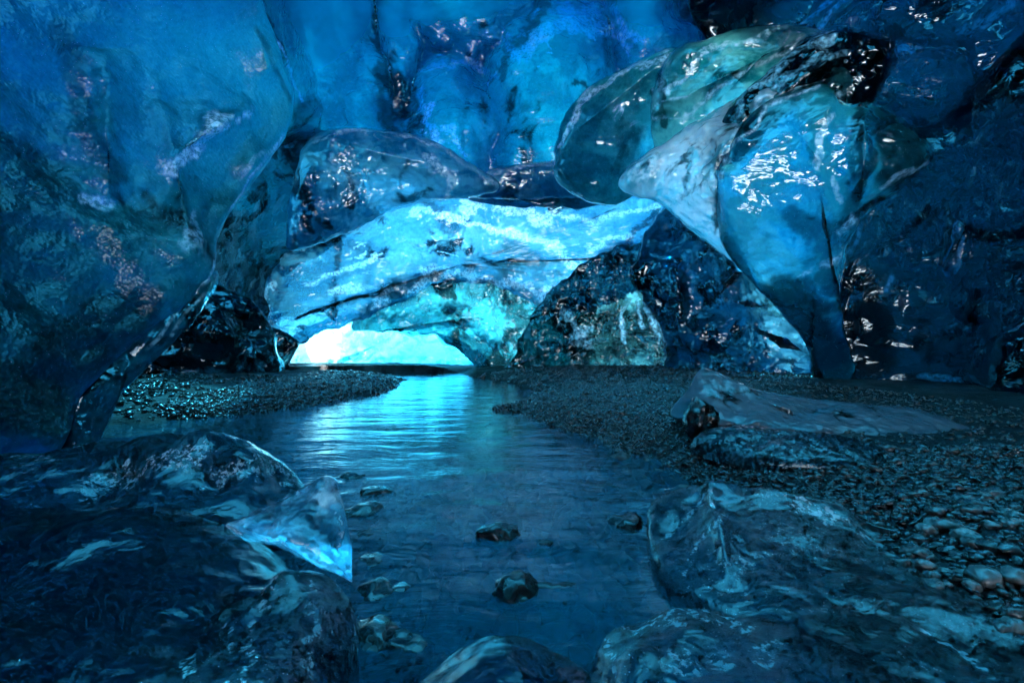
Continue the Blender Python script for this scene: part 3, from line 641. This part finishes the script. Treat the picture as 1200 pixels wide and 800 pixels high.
def roof_snow_blocker():  # added unseen snow layer, keeps daylight off the near floor
    nu, nv = 70, 60
    u = np.linspace(0, math.pi, nu); w = np.linspace(-11.5, 1.4, nv)
    U, W = np.meshgrid(u, w)
    def sh(off):
        x = 1.2+(9.2+off)*np.sign(np.cos(U))*np.abs(np.cos(U))**.8
        z = -.3+(7.6+off)*np.abs(np.sin(U))**.8
        edge = np.clip((W-.5)/1.2+.5*perlin(np.stack([U*3, U*0, U*0], -1).reshape(-1, 3)).reshape(U.shape), 0, 1)
        return np.stack([x, W-.6*edge, z], -1).reshape(-1, 3)
    V = np.concatenate([sh(1.1), sh(2.4)]); n = nu*nv
    bk = np.clip((-3.-V[:, 1])/9., 0, 1)**2
    V[:, 0] = 1.2+(V[:, 0]-1.2)*(1-.3*bk); V[:, 2] = -.3+(V[:, 2]+.3)*(1-.34*bk)
    q = grid_faces(nv, nu); sd = []
    for a, b in ((0, 1), (nv-1, -1)):
        i = a*nu+np.arange(nu-1); sd.append(np.stack([i, i+1, i+1+n, i+n], 1)[:, ::b])
    Q = np.concatenate([q, q[:, ::-1]+n]+sd)
    V = displace(V, Q, None, [('fbm', 2.5, .2, 55)])
    tag(link_mesh('snow_cover_blocker', V, None, Q, SNOW, origin=np.zeros(3)), 'unseen thick snow added on the glacier to block daylight over the near cave', 'snow', kind='structure')
SNOW = snow_mat()
roof_snow_blocker()

# snow outside the mouth
sx = np.linspace(-40, 40, 120); sy = np.linspace(16.5, 60, 60)
Xs, Ys = np.meshgrid(sx, sy); Xs = Xs.ravel(); Ys = Ys.ravel()
zs = -.15+np.clip((Ys-17.5)/10, 0, 3)*1.2+.35*fbm(np.c_[Xs*.25, Ys*.25, Xs*0], 60)*np.clip((Ys-17)/3, 0, 1)
tag(link_mesh('snow_slope', np.c_[Xs, Ys, zs], None, grid_faces(60, 120), SNOW, origin=np.array([0, 0, 0.])), 'white snow slope outside the cave mouth', 'snow', kind='structure')

dx = np.linspace(-20, -6.9, 60); dy = np.linspace(0, 17, 80)  # added unseen drift, keeps low daylight off the left bank
Xd, Yd_ = np.meshgrid(dx, dy); Xd = Xd.ravel(); Yd_ = Yd_.ravel()
zd = -.4+4.6*np.exp(-((Xd+7.8)/3.)**2)+.4*fbm(np.c_[Xd*.5, Yd_*.4, Xd*0], 64)
tag(link_mesh('snow_drift_blocker', np.c_[Xd, Yd_, zd], None, grid_faces(80, 60), SNOW, origin=np.zeros(3)), 'unseen snow drift added along the left flank to block low daylight', 'snow', kind='structure')

bx, by = np.meshgrid(np.linspace(-40, 40, 80), np.linspace(-60, -11.5, 60)); bx = bx.ravel(); by = by.ravel()  # added unseen snow, mirrored as white glints in the ice
bz = .15+np.clip((-13-by)/14, 0, 3)*1.1+.3*fbm(np.c_[bx*.25, by*.25, bx*0], 66)*np.clip((-12-by)/4, 0, 1)
tag(link_mesh('snow_field_reflector', np.c_[bx, by, bz], None, grid_faces(60, 80), SNOW, origin=np.zeros(3)), 'unseen snow field added behind the viewer for white reflections', 'snow', kind='structure')

# ------------------------------------------------------------------ ice on the floor
C1 = clear_ice('dark_clear_ice', (.62, .77, .83), (.02, .05, .07), white=(.4, .55, .62), cloud=.2, dirt=.06, size=.25, dens=3., vein=.0, streak=3., ang=.1, bump=.3, opac=.1, rough=.02)
C2 = clear_ice('bubbly_clear_ice', (.85, .93, .95), (.08, .14, .17), white=(.8, .88, .92), cloud=.45, dirt=.03, size=.16, bubbles=1., dens=1.5, vein=.006, streak=2.5, ang=-.5, bump=.4, opac=.4, rough=.02)
C3 = clear_ice('blue_clear_ice', (.65, .89, .95), (.06, .2, .3), cloud=.3, dirt=.0, size=.16, dens=2., vein=.0, bump=.4, opac=.2, rough=.01)
C4 = clear_ice('gritty_grey_ice', (.4, .55, .62), (.11, .15, .18), white=(.4, .46, .5), cloud=.8, dirt=.05, size=.14, bubbles=.8, frost=.85, dens=1., vein=.0, bump=.35)
C5 = clear_ice('frosted_grey_ice', (.8, .9, .93), (.22, .27, .29), white=(.85, .9, .93), cloud=.3, dirt=.1, size=.2, bubbles=1., frost=.1, dens=1.5, vein=.0, bump=.35, opac=.75, rough=.03)
n_ice = [('fbm', .4, .025, 70), ('scallop', .34, .045, 71), ('scallop', .12, .008, 72)]

def P3(px, py, Y): return tuple(at(px, py, Y))
# left, back ridge
tag(block('ice_block', [(-3.2, 2.9), (-2.4, 2.9), (-1.7, 2.75), (-1.15, 2.5), (-.98, 2.2), (-1.1, 1.9), (-2., 1.8), (-3.2, 1.9)],
    [P3(0, 535, 2.6), P3(120, 530, 2.5), P3(180, 512, 2.45), P3(240, 503, 2.4), P3(285, 520, 2.3), P3(330, 555, 2.2), P3(345, 580, 2.15), P3(120, 580, 2.1), P3(250, 575, 2.1)], C2, p=4, noises=n_ice, nt=360, nr=110,
    marks=[([(100, 575), (180, 545), (240, 530)], 22, .8, 2), ([(250, 560), (300, 545), (330, 555)], 14, .8, 2), ([(210, 508), (240, 503), (290, 522), (340, 565)], 2.5, .8, 2), ([(20, 545), (60, 535)], 8, .9, 2), ([(318, 530), (335, 560)], 6, .9, 2)]),
    'long bubbly ice block with a humped crest behind the dark flat block', 'ice block')
tag(block('ice_block', [(-3.2, 2.0), (-2., 1.95), (-1.2, 1.9), (-.85, 1.7), (-.6, 1.4), (-.5, 1.1), (-.55, .75), (-1.6, .6), (-3.2, .8)],
    [P3(0, 590, 1.7), P3(150, 590, 1.7), P3(300, 600, 1.65), P3(200, 680, 1.2), P3(330, 650, 1.35), P3(0, 700, 1.2), P3(380, 700, 1.15)], C1, p=3.5, noises=n_ice[:1]+[('fbm', .1, .006, 73)], nt=320, nr=90),
    'dark broad flat ice block filling the near left corner', 'ice block')
tag(lobe('ice_shard', [(264, 616, 1.42), (300, 600, 1.45), (350, 572, 1.5), (380, 558, 1.52), (396, 562, 1.5), (406, 600, 1.46), (412, 640, 1.42), (412, 682, 1.38), (370, 662, 1.36), (330, 640, 1.36), (290, 630, 1.38)], C3, h=.06, back=.14, marks=[([(266, 618), (290, 632), (330, 640)], 4, 1., 2), ([(370, 665), (410, 680)], 5, .9, 2), ([(395, 600), (400, 640)], 5, .6, 2), ([(300, 602), (350, 574)], 3, .6, 2)], noises=[('fbm', .15, .015, 75), ('scallop', .12, .012, 76)], jag=1.2, nt=240, nr=60, sharp=(0, 4, 7)),
    'small wedge of blue clear ice standing on the dark flat block', 'ice shard')
tag(block('ice_block', [(-.42, 1.25), (-.4, 1.0), (-.39, .7), (-.8, .6), (-1.05, .8), (-.95, 1.05), (-.75, 1.22), (-.55, 1.32)],
    [P3(340, 655, 1.25), P3(405, 690, 1.2), P3(280, 685, 1.2), P3(415, 760, 1.0), P3(200, 740, 1.1), P3(140, 790, 1.0), P3(300, 760, .95)], C2, p=6, noises=n_ice, nt=320, nr=110,
    marks=[([(330, 668), (300, 720), (285, 798)], 10, .8, 2), ([(365, 680), (372, 740), (365, 798)], 16, .7, 2), ([(225, 770), (215, 785)], 14, 1., 2), ([(180, 720), (240, 690), (330, 656)], 5, .7, 2), ([(262, 730), (275, 760)], 7, .8, 2), ([(200, 730), (190, 790)], 14, .8, 1), ([(412, 690), (416, 790)], 3, .8, 2)]),
    'rounded bubbly ice block in front of the small wedge', 'ice block')
# right block
tag(block('ice_block', [(.6, 2.0), (.72, 2.28), (1.1, 2.3), (1.55, 1.98), (2.1, 1.6), (2.5, 1.0), (1.6, .75), (.95, .95), (.72, 1.3), (.56, 1.65)],
    [P3(833, 566, 2.1), P3(815, 590, 2.06), P3(776, 628, 1.92), P3(900, 576, 2.12), P3(960, 584, 2.05), P3(1060, 640, 1.8), P3(1200, 722, 1.55), P3(860, 612, 1.85), P3(800, 660, 1.65), P3(850, 700, 1.45), P3(1000, 690, 1.45), P3(1100, 760, 1.2)], C5, p=8, noises=n_ice, nt=420, nr=140,
    ridges=[((.9, 2.12), (.72, 1.5), .09, .04), ((.9, 2.12), (1.75, 1.75), .05, .05)],
    marks=[([(900, 600), (980, 640), (1080, 690)], 60, .9, 0), ([(930, 590), (990, 612), (1060, 655)], 9, .9, 2), ([(835, 575), (800, 612), (776, 632)], 4, 1., 2), ([(850, 604), (812, 640), (800, 670)], 6, .9, 2), ([(1030, 715), (1090, 745), (1180, 795)], 8, 1., 2), ([(840, 660), (900, 650)], 12, .6, 2), ([(980, 740), (1060, 730)], 55, .9, 1), ([(1080, 670), (1180, 745)], 26, .8, 1), ([(870, 690), (960, 690)], 8, .5, 2)]),
    'large clear ice block with a peaked corner beside the right gravel', 'ice block')
tag(block('ice_block', [(.2, 1.2), (.35, 1.35), (.6, 1.3), (.85, 1.15), (.9, .8), (.5, .6), (.15, .7)],
    [P3(720, 716, 1.25), P3(800, 708, 1.2), P3(900, 736, 1.1), P3(760, 760, 1.05), P3(690, 760, 1.1)], C2, p=3.5, noises=n_ice, nt=300, nr=100,
    marks=[([(715, 725), (712, 760), (720, 790)], 7, 1., 2), ([(740, 740), (800, 715), (880, 730)], 16, .9, 2), ([(780, 780), (900, 770)], 24, .8, 2), ([(750, 740), (770, 790)], 14, .8, 1)]),
    'frosted ice block with bright flecks at the near right edge of the stream', 'ice block')
tag(block('ice_block', [(-.22, 1.15), (-.05, 1.27), (.15, 1.22), (.28, 1.05), (.25, .7), (-.1, .6), (-.3, .8)],
    [P3(540, 750, 1.15), P3(590, 728, 1.2), P3(650, 745, 1.15), P3(700, 780, 1.05), P3(580, 790, .95)], C1, p=2.6, noises=n_ice, nt=260, nr=80,
    marks=[([(555, 745), (590, 728), (630, 738), (665, 752)], 6, 1., 2)]),
    'low domed dark ice block nearest the middle of the stream', 'ice block')
# slab on the right gravel
tag(lobe('ice_slab', [(786, 486, 3.85), (806, 455, 4.0), (818, 434, 4.1), (832, 432, 4.1), (880, 455, 4.0), (950, 466, 3.9), (1050, 476, 3.7), (1112, 490, 3.5), (1140, 510, 3.35), (1060, 520, 3.3), (960, 512, 3.4), (890, 503, 3.5), (830, 500, 3.6)], C4, h=.12, back=.45, noises=[('fbm', .4, .03, 80), ('fbm', .08, .006, 81)], ctr=(930, 485), nt=300, nr=70, jag=1),
    'long grey gritty ice slab lying on the right gravel bank', 'ice slab')
tag(block('ice_sheet', [(1.25, 3.2), (1.6, 3.3), (2.2, 3.1), (2.4, 2.85), (2.0, 2.6), (1.5, 2.75)], [(1.5, 3.1, .33), (2., 2.95, .3), (2.2, 2.8, .27), (1.6, 2.85, .27)], C3, p=3, base=.12, noises=[('ridge', .12, .02, 82), ('fbm', .05, .006, 83)]),
    'low wet blue ice sheet in front of the grey slab', 'ice sheet')

# ------------------------------------------------------------------ stones
def ico(sub):
    import bmesh
    bm = bmesh.new(); bmesh.ops.create_icosphere(bm, subdivisions=sub, radius=1.)
    V = np.array([v.co[:] for v in bm.verts]); Fc = np.array([[v.index for v in f.verts] for f in bm.faces]); bm.free()
    return V, Fc
I1, I3, I4 = ico(1), ico(3), ico(4)
def stone(name, loc, size, mat, seed, flat=.65, lump=.25, I=I4, rot=0.):
    V, Fc = I
    d = 1+lump*fbm(V*1.1+seed*3.1, seed, 4)-.12*np.abs(perlin(V*2.3+seed, seed+4))
    W = V*d[:, None]*np.array(size)
    c, s = math.cos(rot), math.sin(rot)
    W = np.c_[W[:, 0]*c-W[:, 1]*s, W[:, 0]*s+W[:, 1]*c, W[:, 2]]
    return link_mesh(name, W+np.array(loc), Fc, None, mat, origin=np.array(loc))
S_dark = stone_mat('wet_black_stone', [(.004, .004, .005), (.012, .009, .008)], .2, size=.05)
S_pale = stone_mat('pale_pebble_stone', [(.02, .02, .02), (.04, .038, .036), (.13, .12, .11), (.03, .03, .03), (.2, .185, .17)], .3, size=.04)
S_grav = stone_mat('mixed_gravel_stone', [(.008, .009, .01), (.02, .02, .022), (.03, .028, .026), (.05, .036, .03), (.02, .021, .024)], .25, size=.03)

def on_water(px, py): Yd = CAMZ*F/(py-CY); return at(px, py, Yd)
p = on_water(585, 626); tag(stone('stone', (p[0], p[1], -.005), (.11, .08, .06), S_dark, 1), 'wet black stone standing farther out in the stream', 'stone')
p = on_water(603, 692); tag(stone('stone', (p[0], p[1], .0), (.085, .08, .06), S_dark, 2), 'wet brown stone with a bright glint in the near stream', 'stone')
p = on_water(640, 690); tag(stone('stone', (p[0]+.02, p[1]+.02, -.03), (.1, .05, .045), S_dark, 3), 'mostly sunken stone just beside the glinting brown stone', 'stone')
p = on_water(640, 636); tag(stone('stone', (p[0], p[1], -.005), (.035, .02, .02), S_dark, 4), 'tiny stone breaking the water beside the farther black stone', 'stone')
p = on_water(735, 612); tag(stone('stone', (p[0], p[1], -.03), (.09, .1, .07), S_dark, 5), 'dark sunken stone in the stream left of the peaked ice block', 'stone')
for i, (px, py, a) in enumerate([(412, 557, .085), (440, 575, .1), (425, 598, .1), (425, 625, .1), (430, 655, .1), (440, 690, .11), (470, 690, .09), (440, 735, .12), (520, 650, .07), (470, 745, .1)]):
    p = on_water(px, py)
    tag(stone('stone', (p[0], p[1], -.03 if i < 3 else -.05), (a*1.2, a*.8, a*.6), S_dark, 10+i, rot=.3*i), 'dark half-sunken stone in the row along the left ice', 'stone', 'stones along the left ice')
p = at(822, 492, 3.45); tag(stone('rock', (p[0], p[1], .3), (.13, .12, .16), S_dark, 31, lump=.4), 'black rock leaning against the pointed end of the grey slab', 'rock')
def gz(x, y): return float(ground_z(np.array([x]), np.array([y]))[0])
pts = []
while len(pts) < 160:
    px = rng.uniform(1030, 1230); py = rng.uniform(560, 690)
    if (py-560) < (1130-px)*.5: continue
    Yd = .65*F/(py-CY); q = at(px, py, Yd)
    if all((q[0]-a)**2+(q[1]-b)**2 > .03**2 for a, b in pts): pts.append((q[0], q[1]))
for i, (x, y) in enumerate(pts):
    a = .01+.03*rng.random()**1.6
    tag(stone('pebble', (x, y, gz(x, y)+a*.4), (a*1.25, a, a*.75), S_pale, 40+i, I=I3, lump=.3, rot=rng.uniform(0, 6)), 'pale wet pebble in the heap at the right edge', 'pebble', 'pale pebbles in the right heap')

def gravel(name, n, region, smin, smax, mat, label, accept):
    Vs, Fs = [], []; off = 0; cnt = 0; bv, bf = I1
    xs = rng.uniform(region[0], region[1], n*4); ys = rng.uniform(region[2], region[3], n*4)
    z = ground_z(xs, ys); ok = accept(xs, ys, z); xs, ys, z = xs[ok][:n], ys[ok][:n], z[ok][:n]
    for x, y, zz in zip(xs, ys, z):
        a = smin+(smax-smin)*rng.random()**2.5
        sc = a*np.array([1+.5*rng.random(), .8+.3*rng.random(), .5+.35*rng.random()])
        V = bv*(1+.22*rng.normal(size=(len(bv), 1)).clip(-1.5, 1.5))*sc
        t = rng.uniform(0, 6.28); c, s = math.cos(t), math.sin(t); tl = rng.normal()*.35
        V = np.c_[V[:, 0]*c-V[:, 1]*s, V[:, 0]*s+V[:, 1]*c, V[:, 2]+V[:, 0]*tl]
        Vs.append(V+np.array([x, y, zz+a*.25])); Fs.append(bf+off); off += len(bv)
    o = link_mesh(name, np.concatenate(Vs), np.concatenate(Fs), None, mat, origin=np.zeros(3))
    tag(o, label, 'gravel', kind='stuff')
gravel('gravel', 44000, (-.3, 4.6, 1.2, 7.5), .006, .024, S_grav, 'dark wet gravel bank right of the stream', lambda x, y, z: (z > -.03) & (x > -.4) & (rng.random(len(x)) < np.where((x > 2.3) & (y > 2.9), .12, 1)))
S_bed = stone_mat('streambed_stone', [(.02, .018, .017), (.06, .05, .045), (.1, .09, .08)], .5, size=.05, wet=.2)
gravel('gravel', 2600, (-1.2, 1.4, 1.0, 3.6), .02, .075, S_bed, 'stones of the streambed showing through the near water', lambda x, y, z: z < -.04)
gravel('gravel', 1100, (-.3, 4.6, 1.2, 7.5), .018, .045, S_grav, 'larger wet stones strewn over the right gravel bank', lambda x, y, z: (z > -.03) & (x > -.4) & (perlin(np.c_[x, y, x*0]*1.3, 5) > .05) & ((x < 2.3) | (y < 2.9)))
gravel('gravel', 1500, (-6.8, -3.2, 5.0, 8.5), .012, .05, S_grav, 'loose stones on the mud slope behind the left ice', lambda x, y, z: (z > .02) & (perlin(np.c_[x, y, x*0]*1.1, 6) > -.1))
gravel('gravel', 7000, (-4.2, -2.1, 5.2, 11), .014, .04, S_grav, 'dark gravel bank left of the stream below the ledge', lambda x, y, z: (z > -.03) & (z < .24))
gravel('gravel', 5000, (-1.6, 6., 7.5, 11.5), .018, .045, S_grav, 'far gravel at the foot of the glowing wall', lambda x, y, z: z > .0)

# ------------------------------------------------------------------ light, camera, output
w = bpy.data.worlds.new('World'); scene.world = w; w.use_nodes = True
nt = w.node_tree; bg = nt.nodes['Background']
sky = nt.nodes.new('ShaderNodeTexSky'); sky.sky_type = 'NISHITA'; sky.sun_disc = False
EL, AZ = R(60), R(-22)      # sun stands beyond the far wall, a little to the left
sky.sun_elevation = EL; sky.sun_rotation = AZ; sky.air_density = 1.; sky.dust_density = 1.
nt.links.new(sky.outputs[0], bg.inputs[0]); bg.inputs[1].default_value = .06
sl = bpy.data.lights.new('sun', 'SUN'); sl.energy = 5.; sl.angle = R(2.); sl.color = (1, .99, .97)
so = bpy.data.objects.new('sun', sl); COL.objects.link(so)
d = Vector((math.sin(AZ)*math.cos(EL), math.cos(AZ)*math.cos(EL), math.sin(EL)))
so.rotation_euler = d.to_track_quat('Z', 'Y').to_euler(); so.location = d*60

cd = bpy.data.cameras.new('camera'); cd.sensor_width = 36; cd.lens = F/1200*36; cd.clip_end = 3000; cd.clip_start = .05
co = bpy.data.objects.new('camera', cd); COL.objects.link(co)
co.location = (0, 0, CAMZ); co.rotation_euler = (R(90), 0, 0)
scene.camera = co
scene.view_settings.view_transform = 'Standard'; scene.view_settings.look = 'None'
scene.view_settings.exposure = 4.1; scene.view_settings.gamma = 1
cy = scene.cycles
cy.max_bounces = 10; cy.diffuse_bounces = 3; cy.glossy_bounces = 4; cy.transmission_bounces = 8; cy.transparent_max_bounces = 16
cy.sample_clamp_indirect = 3.; cy.sample_clamp_direct = 0; cy.blur_glossy = 1.; cy.use_denoising = True
cy.caustics_reflective = False
cy.use_adaptive_sampling = True; cy.adaptive_threshold = .02; cy.adaptive_min_samples = 10
